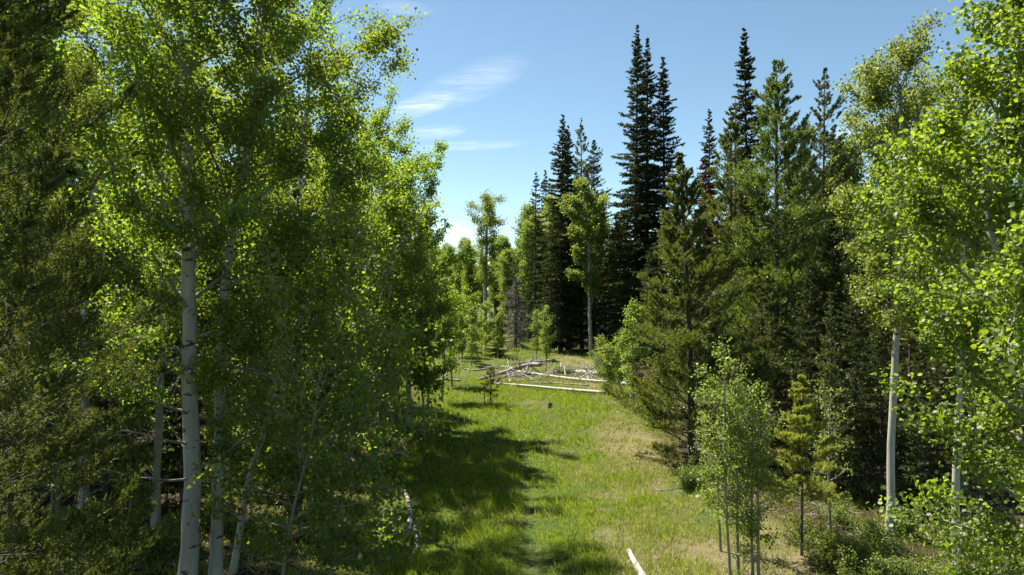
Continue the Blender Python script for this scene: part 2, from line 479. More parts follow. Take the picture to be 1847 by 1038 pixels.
def conifer(seed, H, r0, zc, prof, dz, per, kind='fir', tw=10, K=4, q=2, nl=.14, w=.045, ctrl=None, dead_low=0., twl=1., gap=0., wood_s=1.):
    rng = np.random.default_rng(seed)
    if ctrl is None:
        lean = rng.normal(0, .008, 2) * H
        ctrl = [(0, 0, 0), (lean[0] * .4, lean[1] * .4, H * .5), (lean[0], lean[1], H)]
    n = 22
    tp = resample(ctrl, n); zs = tp[:, 2]
    tr = r0 * (1 - np.linspace(0, 1, n)) ** .9 + .008; tr[0] *= 1.25
    trunk = tubes(tp[None], tr[None], 8)
    P0, D, LN, NS = [], [], [], []
    BP, BR, DP, DR = [], [], [], []
    z = zc
    while z < H - .12:
        f = (z - zc) / (H - zc)
        nb = max(2, int(round(per * rng.uniform(.5, 1.35))))
        if rng.uniform() < gap: nb = max(1, nb // 3)
        a0_ = rng.uniform(0, 6.28)
        for i in range(nb):
            az = a0_ + i / nb * 6.283 + rng.normal(0, .22)
            zz = z + rng.uniform(-.5, .5) * dz * (1.6 if kind == 'fir' else 1.)
            p0 = np.array([np.interp(zz, zs, tp[:, 0]), np.interp(zz, zs, tp[:, 1]), zz])
            L = max(.08, prof(f, az) * min(1, (1 - f) * 8 + .35) * (rng.uniform(.55, 1.2) if kind == 'pine' else rng.choice([.5, .75, .85, 1., 1.05, 1.25]) * rng.uniform(.85, 1.1)) * (1 + .22 * math.sin(z * 1.9 + az + seed)))
            if kind == 'fir':
                el = R_(-22 + 48 * f ** 1.5 + rng.normal(0, 5)); up = .25 * (1 - f); 
            elif kind == 'spruce':
                el = R_(-8 + 40 * f ** 1.3 + rng.normal(0, 6)); up = .1
            else:
                el = R_(5 + 42 * f + rng.normal(0, 8)); up = .45
            d0 = np.array([math.cos(az) * math.cos(el), math.sin(az) * math.cos(el), math.sin(el)])
            pts = grow(rng, p0, d0, L, 6, up=up, wob=.07 if kind != 'pine' else .12)
            rad = wood_s * (.006 + .009 * L) * (1 - np.linspace(0, 1, 6) * .8)
            if rng.uniform() < dead_low * max(0, 1 - f * 5):
                DP.append(pts); DR.append(rad); continue
            BP.append(pts); BR.append(rad)
            m = max(3, int(tw * (L * .55 + .45)))
            g = np.sort(rng.uniform(.12 if kind != 'pine' else .30, 1., m) ** (1. if kind != 'pine' else .85)); g[-1] = 1.
            kk = g * 5; b0 = np.minimum(kk.astype(int), 4); ff = (kk - b0)[:, None]
            q0 = pts[b0] * (1 - ff) + pts[b0 + 1] * ff
            td = unit(pts[b0 + 1] - pts[b0])
            side = unit(np.cross(td, np.array([0, 0, 1.])))
            sg = np.where(np.arange(m) % 2 == 0, 1., -1.)[:, None]
            ang = np.radians(rng.uniform(28, 62, m))[:, None]
            dd = td * np.cos(ang) + side * sg * np.sin(ang) + rng.normal(0, .16, (m, 3))
            if kind == 'pine': dd[:, 2] += rng.uniform(.1, .6, m)
            else: dd[:, 2] -= rng.uniform(0, .25, m) * (1 - f)
            dd[-1] = td[-1]
            dd = unit(dd)
            ln = ((1 - g) * L * .42 + .10 + .05 * L) * rng.uniform(.7, 1.25, m) * twl
            ln *= 1 - .45 * f ** 3
            P0.append(q0); D.append(dd); LN.append(ln); NS.append(np.full(m, 1 - .5 * f ** 3))
        z += dz * rng.uniform(.75, 1.25)
    # leader
    P0.append(tp[-1:] - np.array([[0, 0, .35]])); D.append(np.array([[0, 0, 1.]])); LN.append(np.array([.3])); NS.append(np.array([.5]))
    P0 = np.concatenate(P0); D = np.concatenate(D); LN = np.concatenate(LN); NS = np.concatenate(NS)
    phi = (20, 66) if kind == 'pine' else (25, 65)
    ned = needles_np(rng, P0, D, LN, K, q, np.repeat(nl * NS, K * q)[:, None], w, phi, .12 if kind == 'pine' else 0, .3 if kind == 'pine' else 0.)
    wood = [tubes(np.array(BP)[:, [0, 2, 5]], np.array(BR)[:, [0, 2, 5]], 3)]
    if K * q > 45:
        wood.append(tubes(np.stack([P0, P0 + D * LN[:, None] * .6], axis=1), np.tile([.0022, .001], (len(P0), 1)), 3))
    dead = tubes(np.array(DP), np.array(DR), 4) if DP else None
    return dict(trunk=trunk, wood=merge(wood), needles=ned, dead=dead)

def build_conifer(T, root, m, trunk_mat=None):
    tr = link_obj('trunk', mesh_from('trunk', *T['trunk'], trunk_mat or M_CBARK, True), root)
    cr = link_obj('crown', mesh_from('crown', *T['needles'], m), root)
    link_obj('branches', mesh_from('branches', *T['wood'], M_TWIG, True), cr)
    if T['dead'] is not None: link_obj('dead_branches', mesh_from('dead_branches', *T['dead'], M_GREYWOOD, True), tr)

def copy_tree(src, loc, rz, s, label=None, group=None, cat=None, sz=None):
    o = src.copy(); C.objects.link(o)
    o.location = loc; o.rotation_euler = (0, 0, rz); o.scale = (s, s, sz or s)
    if label: o['label'] = label
    if group: o['group'] = group
    elif 'group' in o.keys(): del o['group']
    if cat: o['category'] = cat
    for ch in list(src.children):
        c = ch.copy(); C.objects.link(c); c.parent = o
        for g in list(ch.children):
            d = g.copy(); C.objects.link(d); d.parent = c
    return o

# ------------------------------------------------------------------ ground
rngG = np.random.default_rng(5)
def litter_mask(x, y):
    """0 = meadow, 1 = forest floor"""
    wob = .7 * np.sin(y * .5 + 1) + .4 * np.sin(y * 1.3) + .3 * np.sin(x * 1.1)
    lft = np.interp(y, [10, 14, 18, 24, 30, 36, 45, 60, 80, 110], [-4.6, -4.8, -4.4, -4.2, -4.2, -5., -7, -10, -16, -26]) + wob * .5
    rgt = np.interp(y, [9, 12, 16, 22, 26, 32, 40, 50, 60, 80, 110], [9.6, 9.4, 7.4, 5.6, 5.6, 6.5, 8.5, 8., 7.5, 4., 2.]) + wob * .45
    a = np.clip((lft - x) / .8 + .5, 0, 1); b = np.clip((x - rgt) / .8 + .5, 0, 1)
    return np.maximum(a, b)
def vnoise(x, y, s, seed):
    r = np.random.default_rng(seed)
    o = 0
    for k in range(6):
        a, b, c = r.normal(0, 1, 2).tolist() + [r.uniform(0, 6.28)]
        o = o + np.sin((x * a + y * b) / s + c)
    return o / 6 * 1.4
def dry_mask(x, y):
    """dry straw patches on the right-hand side of the clearing"""
    v_ = .75 * vnoise(x, y, 1.1, 3) + .45 * vnoise(x, y, .45, 4) + .3 * vnoise(x, y, .2, 6)
    cx = np.interp(y, [12, 16, 20, 26, 34], [5.4, 5.3, 4.8, 4.4, 5.0])
    side = np.exp(-((x - cx) / np.interp(y, [12, 20, 30], [2.8, 1.9, 1.0])) ** 2) * np.interp(y, [24, 32], [1, .55])
    lft = np.exp(-((x + 4.6) / 1.5) ** 2) * np.clip((22 - y) / 6, 0, 1) * .8
    far = .22 * np.clip((y - 36) / 10, 0, 1)
    return np.clip(np.maximum(side, lft) * .98 + far - .03 + v_ * .75 * np.clip((x + 3.) / 4, .25, 1), 0, 1)

xs = np.concatenate([np.linspace(-900, -60, 16), np.linspace(-55, -14, 28), np.linspace(-13.6, 13.6, 120), np.linspace(14, 55, 28), np.linspace(60, 900, 16)])
ysg = np.concatenate([np.linspace(-300, -5, 8), np.linspace(0, 10, 12), np.linspace(10.2, 45, 150), np.linspace(46, 120, 60), np.linspace(130, 1500, 20)])
GX, GY = np.meshgrid(xs, ysg)
GZ = gz(GX, GY) + np.where((np.abs(GX) < 14) & (GY < 46) & (GY > 10), rngG.normal(0, .012, GX.shape), 0)
nx, ny = len(xs), len(ysg)
ii = (np.arange(ny - 1)[:, None] * nx + np.arange(nx - 1)[None, :]).ravel()
GF = np.stack([ii, ii + 1, ii + nx + 1, ii + nx], axis=1)
M_GROUND, t = mat('forest_ground')
gv = mapped(t, (1, 1, 1))
a_l = t.nodes.new('ShaderNodeAttribute'); a_l.attribute_name = 'litter'
a_d = t.nodes.new('ShaderNodeAttribute'); a_d.attribute_name = 'dry'
n1 = noise(t, gv, 3.5, 8, .3, .7); n2 = noise(t, gv, 22., 5, .2, .7); n3 = noise(t, gv, .8, 5, .6)
grn = ramp(t, n2, [(.3, (.028, .045, .010)), (.55, (.06, .095, .016)), (.75, (.11, .14, .03))])
strw = ramp(t, n2, [(.3, (.085, .07, .038)), (.55, (.19, .16, .085)), (.75, (.33, .28, .17))])
litt = ramp(t, n2, [(.3, (.014, .010, .007)), (.5, (.04, .027, .018)), (.66, (.085, .058, .036)), (.8, (.19, .15, .10))])
dfac = mth(t, 'ADD', a_d.outputs['Fac'], mth(t, 'MULTIPLY', mth(t, 'SUBTRACT', n1, .5), .9), True)
lfac = mth(t, 'ADD', a_l.outputs['Fac'], mth(t, 'MULTIPLY', mth(t, 'SUBTRACT', n1, .5), .8), True)
c = mixc(t, dfac, grn, strw)
c = mixc(t, mth(t, 'MULTIPLY', mth(t, 'SUBTRACT', n3, .6), 2.5, True), c, litt)
c = mixc(t, lfac, c, litt)
b = t.nodes.new('ShaderNodeBsdfPrincipled'); link(t, c, b.inputs['Base Color']); b.inputs['Roughness'].default_value = 1.
b.inputs['Specular IOR Level'].default_value = .1
bp = t.nodes.new('ShaderNodeBump'); bp.inputs['Strength'].default_value = .8; bp.inputs['Distance'].default_value = .06
link(t, n2, bp.inputs['Height']); link(t, bp.outputs[0], b.inputs['Normal'])
o = t.nodes.new('ShaderNodeOutputMaterial'); link(t, b.outputs[0], o.inputs[0])
ground = link_obj('ground', mesh_from('ground', np.stack([GX, GY, GZ], -1).reshape(-1, 3), [GF], M_GROUND, True,
                  dict(litter=litter_mask(GX, GY).ravel(), dry=dry_mask(GX, GY).ravel())))
tag(ground, 'grassy clearing floor running into brown forest litter', None, None, 'structure')

# ------------------------------------------------------------------ grass
M_GRASS, t = mat('meadow_grass')
g = t.nodes.new('ShaderNodeNewGeometry'); a_d = t.nodes.new('ShaderNodeAttribute'); a_d.attribute_name = 'dry'
f = g.outputs['Random Per Island']
gc = ramp(t, f, [(0, (.10, .165, .014)), (.5, (.165, .24, .02)), (1, (.25, .295, .04))])
dc = ramp(t, f, [(0, (.27, .22, .10)), (.5, (.42, .36, .19)), (1, (.56, .50, .32))])
gt = ramp(t, f, [(0, (.27, .40, .015)), (.5, (.38, .48, .025)), (1, (.47, .53, .05))])
dt = ramp(t, f, [(0, (.2, .16, .07)), (1, (.36, .29, .15))])
d = t.nodes.new('ShaderNodeBsdfDiffuse'); link(t, mixc(t, a_d.outputs['Fac'], gc, dc), d.inputs[0])
tr = t.nodes.new('ShaderNodeBsdfTranslucent'); link(t, mixc(t, a_d.outputs['Fac'], gt, dt), tr.inputs[0])
ms = t.nodes.new('ShaderNodeMixShader'); ms.inputs[0].default_value = .42
link(t, d.outputs[0], ms.inputs[1]); link(t, tr.outputs[0], ms.inputs[2])
o = t.nodes.new('ShaderNodeOutputMaterial'); link(t, ms.outputs[0], o.inputs[0])

def grass_patch(rng, n, x0, x1, y0, y1, h, wd, tuft=.07, simple=False):
    """n blades in tufts"""
    nt_ = n // 6
    cx = rng.uniform(x0, x1, nt_); cyy = rng.uniform(y0, y1, nt_)
    # keep to the view wedge and thin out on the forest floor
    keep = (np.abs(cx) < cyy * .80 + 1.5)
    lit = litter_mask(cx, cyy)
    keep &= rng.uniform(0, 1, nt_) > lit * np.where(cx < 0, .55, .74)
    dens = vnoise(cx, cyy, .55, 11)
    keep &= rng.uniform(0, 1, nt_) < .72 + .5 * dens
    cx, cyy = cx[keep], cyy[keep]
    px = np.repeat(cx, 6) + rng.normal(0, tuft, len(cx) * 6); py = np.repeat(cyy, 6) + rng.normal(0, tuft, len(cx) * 6)
    m = len(px)
    dry = np.repeat(np.clip(dry_mask(cx, cyy) + rng.normal(0, .16, len(cx)), 0, 1), 6)
    dry = np.clip(dry + (rng.uniform(0, 1, m) < .12) * .7, 0, 1)
    dry = np.where(rng.uniform(0, 1, m) < .45, dry * .15, dry)
    rut = np.exp(-((px - (.55 - (py - 14) * .02 + .12 * np.sin(py * .35))) / .2) ** 2) * np.clip((34 - py) / 10, 0, 1)
    hh = h * rng.uniform(.5, 1.3, m) * np.repeat(1 + .6 * vnoise(cx, cyy, .6, 12) + .35 * vnoise(cx, cyy, .2, 14), 6) * (1 - .5 * dry) * (1 - .75 * rut)
    hh = np.maximum(hh, .03)
    az = rng.uniform(0, 6.28, m); lean = rng.uniform(.1, .9, m) + .5 * dry
    d_ = np.stack([np.cos(az) * lean, np.sin(az) * lean, np.ones(m)], 1); d_ = unit(d_)
    sd = np.stack([-np.sin(az + 1.2), np.cos(az + 1.2), np.zeros(m)], 1) * (wd * rng.uniform(.7, 1.3, m) * .5)[:, None]
    b_ = np.stack([px, py, gz(px, py) - .01], 1)
    midp = b_ + d_ * hh[:, None] * .55 + np.array([0, 0, 1.]) * hh[:, None] * .1
    tip = b_ + d_ * hh[:, None] * np.array([1.25, 1.25, .85])
    if simple:
        V = np.stack([b_ - sd, b_ + sd, tip], 1).reshape(-1, 3)
        return V, [np.arange(m * 3).reshape(-1, 3)], np.repeat(dry, 3)
    V = np.stack([b_ - sd, b_ + sd, midp + sd * .8, midp - sd * .8, tip], 1).reshape(-1, 3)
    bb = np.arange(m)[:, None] * 5
    return V, [bb + np.array([[0, 1, 2, 3]]), bb + np.array([[3, 2, 4]])], np.repeat(dry, 5)
gr = np.random.default_rng(21)
def seed_stems(rng, n, x0, x1, y0, y1, h, wd):
    cx = rng.uniform(x0, x1, n); cyy = rng.uniform(y0, y1, n)
    k = (rng.uniform(0, 1, n) > litter_mask(cx, cyy) * .8) & (rng.uniform(0, 1, n) < .35 + vnoise(cx, cyy, .7, 31))
    cx, cyy = cx[k], cyy[k]; m = len(cx)
    b_ = np.stack([cx, cyy, gz(cx, cyy)], 1); az = rng.uniform(0, 6.28, m); ln = rng.uniform(.05, .7, m)
    d_ = unit(np.stack([np.cos(az) * ln, np.sin(az) * ln, np.ones(m)], 1)); hh = h * rng.uniform(.5, 1.3, (m, 1))
    sd = np.stack([-np.sin(az + 1), np.cos(az + 1), np.zeros(m)], 1) * wd * .5
    tip = b_ + d_ * hh; hd = tip - d_ * hh * .25
    V = np.stack([b_ - sd * .6, b_ + sd * .6, hd + sd * 1.3, tip, hd - sd * 1.3], 1).reshape(-1, 3)
    bb = np.arange(m)[:, None] * 5
    return V, [bb + np.array([[0, 1, 2, 4]]), bb + np.array([[4, 2, 3]])], np.repeat(rng.uniform(.5, 1.2, m).clip(0, 1), 5)
GP = [seed_stems(gr, 5000, -9, 10, 12, 24, .36, .008), seed_stems(gr, 5000, -9, 12, 24, 45, .38, .012),
      grass_patch(gr, 9000, -9, 10, 12, 40, .42, .016, .05),
      grass_patch(gr, 230000, -11, 11, 11, 24, .18, .013),
      grass_patch(gr, 150000, -14, 13, 24, 46, .22, .030, .1, True),
      grass_patch(gr, 90000, -30, 20, 46, 120, .34, .06, .2, True)]
V_, F_ = merge([(a, b) for a, b, _ in GP])
grass = link_obj('meadow_grass', mesh_from('meadow_grass', V_, F_, M_GRASS, False, dict(dry=np.concatenate([p[2] for p in GP]))))
tag(grass, 'lush green and straw coloured grass over the clearing floor', None, None, 'stuff')

# small twigs and dead leaves strewn over the floor
rl = np.random.default_rng(91)
nn = 9000
ly = 12 + 30 * rl.uniform(0, 1, nn) ** 1.4; lx = rl.uniform(-.85, .85, nn) * ly
kp = rl.uniform(0, 1, nn) < np.maximum(litter_mask(lx, ly), .25 * dry_mask(lx, ly))
lx, ly = lx[kp], ly[kp]; nn = len(lx)
az = rl.uniform(0, 6.28, nn); ln = rl.uniform(.08, .55, nn) * rl.uniform(.4, 1, nn)
p0 = np.stack([lx, ly, gz(lx, ly) + rl.uniform(.005, .04, nn)], 1)
p1 = p0 + np.stack([np.cos(az) * ln, np.sin(az) * ln, rl.uniform(-.01, .10, nn)], 1)
pm = (p0 + p1) / 2 + rl.normal(0, .03, (nn, 3)) * ln[:, None]
V1 = tubes(np.stack([p0, pm, p1], 1), np.tile([.009, .007, .003], (nn, 1)) * rl.uniform(.5, 1.5, (nn, 1)), 3)
litter = link_obj('forest_litter', mesh_from('forest_litter', *V1, M_GREYWOOD))
tag(litter, 'small dead twigs strewn over forest floor and dry grass', None, None, 'stuff')

# ------------------------------------------------------------------ left-hand aspens
def ctrl_px(path, d, x0, top=None):
    pts = [((px - 923.5) / F * d - x0, 0.15 * math.sin(i * 1.7), zat(py, d)) for i, (px, py) in enumerate(path)]
    return pts
def hero_aspen(label, seed, d, path, topz, r0, zc, prof, nl, nleaf, leaf, mat_=M_LEAF, limb_parts=True, name='aspen_tree', cat='tree', bark=None, **kw):
    """path: pixel course of the trunk, bottom first"""
    x0 = at(path[0][0], d)
    z0 = float(gz(x0, d))
    pts = [((px - 923.5) / F * d - x0, .06 * math.sin(i * 1.7) * (i > 0), zat(py, d) - z0) for i, (px, py) in enumerate(path)]
    pts[0] = (0, 0, -.1)
    if topz > pts[-1][2] + .3:
        q = np.array(pts[-1]) - np.array(pts[-2]); q = q / np.linalg.norm(q)
        pts.append((pts[-1][0] + q[0] * (topz - pts[-1][2]) * .6, pts[-1][1], topz))
    T = aspen(seed, topz, r0, zc, prof, nl, nleaf, leaf, ctrl=pts, **kw)
    root = thing(name, label, cat, (x0, d, z0))
    build_aspen(T, root, mat_, limb_parts, bark)
    return root

full = lambda R, k=.55: (lambda f, az: R * (math.sin(math.pi * min(1, f * .86 + .12)) ** k))
def biased(R, dirx, amt, k=.55):
    return lambda f, az: R * (math.sin(math.pi * min(1, f * .86 + .12)) ** k) * (1 + amt * math.cos(az - dirx))

hero_aspen('tall aspen with the thickest white trunk at the front left', 101, 13., [(338, 1052), (342, 900), (345, 700), (342, 480), (335, 290), (328, 120), (320, 0)], 14.5, .165, 2.2,
           full(2.5), 48, 48000, .062, bare=4)
hero_aspen('front aspen bending right beside the thickest white trunk', 102, 13.4, [(386, 1050), (393, 800), (401, 640), (416, 430), (437, 300), (455, 200), (475, 50)], 14., .105, 3.2,
           biased(2.6, 0, .25), 42, 50000, .062, bare=5)
hero_aspen('slim crooked aspen arching right behind the two front left trunks', 103, 14.2, [(418, 1035), (446, 875), (483, 760), (508, 650), (548, 560), (575, 470)], 9., .058, 1.3,
           biased(2.0, 0, .25), 30, 19000, .062, bare=3)
hero_aspen('slender aspen just behind the thickest trunk, partly hidden by pine boughs', 104, 17., [(280, 960), (285, 720), (292, 600), (296, 400), (290, 200)], 13., .085, 3.3,
           full(2.2), 30, 24000, .066, bare=3)
hero_aspen('leaning aspen with bright white lower trunk at the left wood edge', 105, 23., [(606, 842), (614, 790), (628, 700), (655, 560), (668, 400)], 10.8, .11, 2.2,
           full(2.0), 34, 22000, .07, limb_parts=False, bare=2)
hero_aspen('thin straight aspen left of the sapling cluster at the meadow edge', 106, 24.5, [(677, 822), (680, 760), (686, 690), (700, 560), (712, 430)], 9.2, .07, 2.0,
           full(1.7), 28, 17000, .07, limb_parts=False)
hero_aspen('broad aspen whose crown bulges furthest out over the clearing', 107, 30., [(735, 765), (738, 640), (742, 500), (738, 380)], 11.2, .12, 1.8,
           biased(2.1, 0, .15), 36, 26000, .085, limb_parts=False, fold=False)
hero_aspen('tall leafy aspen behind the meadow edge saplings on the left', 108, 27., [(650, 790), (652, 600), (655, 400), (660, 250)], 12.6, .12, 3.,
           full(2.6), 40, 32000, .08, limb_parts=False, fold=False)
hero_aspen('aspen filling the gap between curved trunk and dark left conifers', 109, 20., [(505, 880), (512, 700), (530, 500), (545, 300), (560, 100)], 16.5, .12, 3.8,
           full(2.6), 38, 30000, .07, limb_parts=False, fold=False)
hero_aspen('backlit aspen beyond the pine boughs at the far left', 110, 18.5, [(150, 930), (152, 700), (165, 400), (205, 90)], 13.5, .11, 3.2,
           full(2.5), 34, 26000, .066, limb_parts=False, fold=False)
hero_aspen('low young aspen reaching its dark leaved boughs over the shaded grass', 111, 12.6, [(500, 1075), (520, 960), (540, 880), (560, 800)], 4.6, .022, .7,
           biased(2.1, -.3, .3, .4), 26, 6500, .082, bare=1, detail=.9, bark=M_SAP)
hero_aspen('low leafy aspen spilling dark boughs over the rotten log', 112, 13.2, [(590, 1085), (600, 1000), (612, 930), (622, 880)], 3.4, .02, .6,
           biased(1.6, 0, .25, .4), 20, 2800, .078, bark=M_SAP, name='aspen_sapling')
hero_aspen('leafy young aspen screening the leaning white aspen', 113, 18.5, [(560, 930), (566, 850), (575, 760), (585, 680)], 5.2, .035, .8,
           biased(1.8, 0, .2, .4), 24, 4800, .09, bark=M_SAP)
hero_aspen('leafy young aspen overhanging shaded grass below the sapling cluster', 114, 22., [(668, 860), (672, 780), (680, 700)], 4.4, .03, .8,
           biased(1.5, 0, .2, .4), 22, 3600, .09, bark=M_SAP)
# saplings of the left edge
for k, (px, d, H, lab) in enumerate([(709, 27.5, 6.6, 'leftmost sapling of the slender cluster at the left meadow edge'),
                                     (722, 28.5, 7.2, 'second sapling of the slender left cluster, straight and closely set'),
                                     (744, 28, 7.6, 'slanting sapling in the middle of the slender left cluster'),
                                     (766, 26.8, 6.6, 'sapling of the left cluster standing furthest into shaded grass'),
                                     (774, 27.5, 6.0, 'rightmost sapling of the slender left cluster, close to its twin'),
                                     (797, 36, 6.0, 'sapling at the far tip of the left meadow edge'),
                                     (815, 41, 5.6, 'small thin stemmed sapling beside the grey fallen branch')]):
    x = at(px, d)
    T = aspen(300 + k, H, .045, H * .30, full(1.05), 22, 5200, .085, fold=False, detail=.7)
    r = thing('aspen_sapling', lab, 'young tree', g3(x, d), 0, 'saplings along the left meadow edge')
    build_aspen(T, r, M_LEAF)

# ------------------------------------------------------------------ left-hand conifers
pine_prof = lambda R, p=.75: (lambda f, az: R * (1 - f) ** p * (.75 + .25 * min(1, f * 6)))
def pine_thing(label, seed, px, d, topz, R, mat_, name='pine_tree', cat='pine', ctrl=None, **kw):
    x = at(px, d)
    root = thing(name, label, cat, g3(x, d))
    T = conifer(seed, topz, kw.pop('r0', .02 + topz * .010), kw.pop('zc', .6), kw.pop('prof', pine_prof(R)), kw.pop('dz', .30), kw.pop('per', 5), kw.pop('kind', 'pine'), ctrl=ctrl, **kw)
    build_conifer(T, root, mat_)
    return root
pine_thing('near lodgepole pine with feathery boughs along the left frame edge', 401, -20, 9.6, 15., 2.3, M_PINE_NEAR, wood_s=.5, tw=38, K=6, q=5, nl=.068, w=.02, dz=.34, per=6, zc=.5,
           prof=lambda f, az: 2.3 * (1 - f) ** .5 * (.85 + .15 * min(1, f * 6)), dead_low=0., r0=.11, twl=1.2)
pine_thing('thin young pine with dark stem behind the near pine boughs', 402, 106, 14., 8., 1.5, M_PINE_DARK, tw=24, K=6, q=5, nl=.085, w=.014, dz=.34, per=4, zc=1.6, r0=.075, dead_low=.4)
for px, d, H, Rr, lab, s in [(540, 17.5, 8.6, 1.7, 'dark shaded conifer low behind the crooked front aspen', 1),
                          (645, 31, 12.5, 2.1, 'dark pine rising inside the left aspen wall', 2),
                          (712, 34, 10.5, 1.6, 'dark narrow pine peeping out near the left crown edge', 3),
                          (450, 25, 13.0, 2.3, 'tall dark conifer behind the two white front trunks', 4),
                          (225, 24, 13.0, 2.4, 'dark conifer filling the shade behind the slender left aspen', 5),
                          (585, 24, 8.5, 1.9, 'bushy dark pine under the leaning white aspen', 6)]:
    pine_thing(lab, 410 + s, px, d, H, Rr, M_PINE_DARK, tw=14, K=4, q=3, nl=.14, w=.05, dz=.36, per=6, zc=.5, dead_low=.25)

# ------------------------------------------------------------------ right-hand pines and firs
pine_thing('golden green bushy pine leading the right wood edge', 501, 1247, 23.8, 10.7, 2.45, M_PINE, tw=34, K=5, q=6, nl=.105, w=.026, dz=.34, per=6, twl=1.3, zc=.45, r0=.13, dead_low=.15,
           prof=lambda f, az: 2.95 * (1 - f) ** .78 * (.8 + .2 * min(1, f * 5)), ctrl=[(0, 0, -.1), (-.05, 0, 4), (-.25, 0, 8), (-.42, 0, 10.7)])
pine_thing('broad tall pine with dense dark crown right of centre', 502, 1400, 28., 15.6, 2.9, M_PINE, tw=24, K=5, q=4, nl=.125, w=.036, dz=.38, per=6, twl=1.35, zc=1., r0=.19, dead_low=.4,
           prof=lambda f, az: 3.5 * (1 - f) ** .64 * (.8 + .2 * min(1, f * 5)))
pine_thing('open branched pine with tiered upswept tips against the sky', 503, 1482, 33., 16.7, 2.4, M_PINE_DARK, tw=17, K=5, q=5, nl=.12, w=.028, dz=.46, per=6, zc=1.6, r0=.15, dead_low=.4, gap=.05,
           prof=lambda f, az: 2.9 * (1 - f) ** .6)
pine_thing('mid height pine tucked between the golden pine and the broad pine', 504, 1318, 30., 14.2, 3.1, M_PINE, tw=24, K=4, q=5, nl=.125, w=.032, dz=.44, twl=1.3, per=5, zc=1., r0=.14, dead_low=.4)
pine_thing('dark pine low behind the open branched pine', 505, 1535, 36., 14.6, 3.0, M_PINE_DARK, tw=12, K=4, q=3, nl=.14, w=.032, dz=.4, per=5, zc=1., dead_low=.5)
pine_thing('faded thin pine with brownish open crown beside the tall fir spire', 506, 1325, 44., 18.2, 2.2, M_PINE_DARK, tw=11, K=4, q=3, nl=.16, w=.04, dz=.5, per=4, zc=5., dead_low=.5, gap=.3)
pine_thing('olive pine filling the gap between broad pine and open branched pine', 507, 1455, 30.5, 13.6, 3.0, M_PINE, tw=24, K=5, q=5, nl=.115, w=.028, dz=.42, per=5, zc=.8, dead_low=.3, twl=1.3)
pine_thing('low bushy pine skirting the foot of the broad pine', 508, 1370, 25.5, 6.5, 2.1, M_PINE_DARK, tw=20, K=4, q=4, nl=.12, w=.034, dz=.38, per=5, zc=.4, r0=.09, dead_low=.2, twl=1.2)
fir_prof = lambda R, p=.85: (lambda f, az: R * (1 - f) ** p * (.7 + .3 * min(1, f * 8)) + .06)
def fir_thing(label, seed, px, d, topz, R, mat_=M_FIR, name='fir_tree', cat='fir', p=.85, **kw):
    x = at(px, d); root = thing(name, label, cat, g3(x, d))
    a = dict(r0=.02 + topz * .0085, zc=.8, prof=fir_prof(R * 1.2, p), dz=.35, per=6, kind='fir', tw=11, K=4, q=2, nl=.19, w=.07, dead_low=.5)
    a.update(kw)
    T = conifer(seed, topz, a.pop('r0'), a.pop('zc'), a.pop('prof'), a.pop('dz'), a.pop('per'), a.pop('kind'), **a)
    build_conifer(T, root, mat_); return root
fir_thing('tallest narrow fir spire, left of the tight trio', 601, 1146, 58., zat(42, 58), 2.3, p=.78, tw=15, dz=.31, w=.085)
fir_thing('tall narrow fir spire in the middle of the tight trio', 602, 1166, 59.5, zat(64, 59.5), 2.2, p=.78, tw=15, dz=.31, w=.085)
fir_thing('slightly shorter narrow fir spire, right of the tight trio', 603, 1200, 57, zat(98, 57), 2.3, p=.72, tw=15, dz=.31, w=.085)
fir_thing('tall slim fir spire rising behind the broad pine', 604, 1351, 47., zat(50, 47), 2.2, p=.8, tw=15, dz=.31, w=.085)
fa = fir_thing('dark pointed fir, tallest of the clump beside the white aspen stem', 605, 1011, 63., zat(211, 63), 2.3, p=.7, tw=15, dz=.31, w=.085)
fir_thing('dark pointed fir close behind the tallest of the centre clump', 606, 1024, 65., zat(224, 65), 2.0, p=.7, tw=15, dz=.31, w=.085)
fir_thing('loose topped conifer in the centre clump with open upper tiers', 607, 1049, 66., zat(218, 66), 2.3, p=.6, kind='pine', gap=.2, dz=.5, mat_=M_PINE_DARK)
fir_thing('wide fir on the right of the centre clump', 608, 1072, 67., zat(252, 67), 2.6, p=.6, kind='spruce')
fir_thing('small slim fir spire alone left of the centre clump', 609, 965, 74., zat(307, 74), 1.5, p=.7, tw=9)
fir_thing('ragged dark fir leaning over the far end of the clearing', 610, 940, 78., zat(402, 78), 2.4, p=.5, tw=9, gap=.25)
fir_thing('fir with rust red dying needles between trio and broad pine', 611, 1270, 52., zat(262, 52), 1.6, M_DEADNEEDLE, p=.7)
fir_thing('slim dark fir pressed against the rust red fir', 612, 1277, 53.5, zat(196, 53.5), 1.7, p=.75)
fir_thing('green fir in the gap right of the centre clump', 613, 1112, 64., zat(395, 64), 2.2, p=.7)
fir_thing('dark fir under the trio at the back of the right wood', 614, 1180, 50., zat(440, 50), 2.2, p=.7)

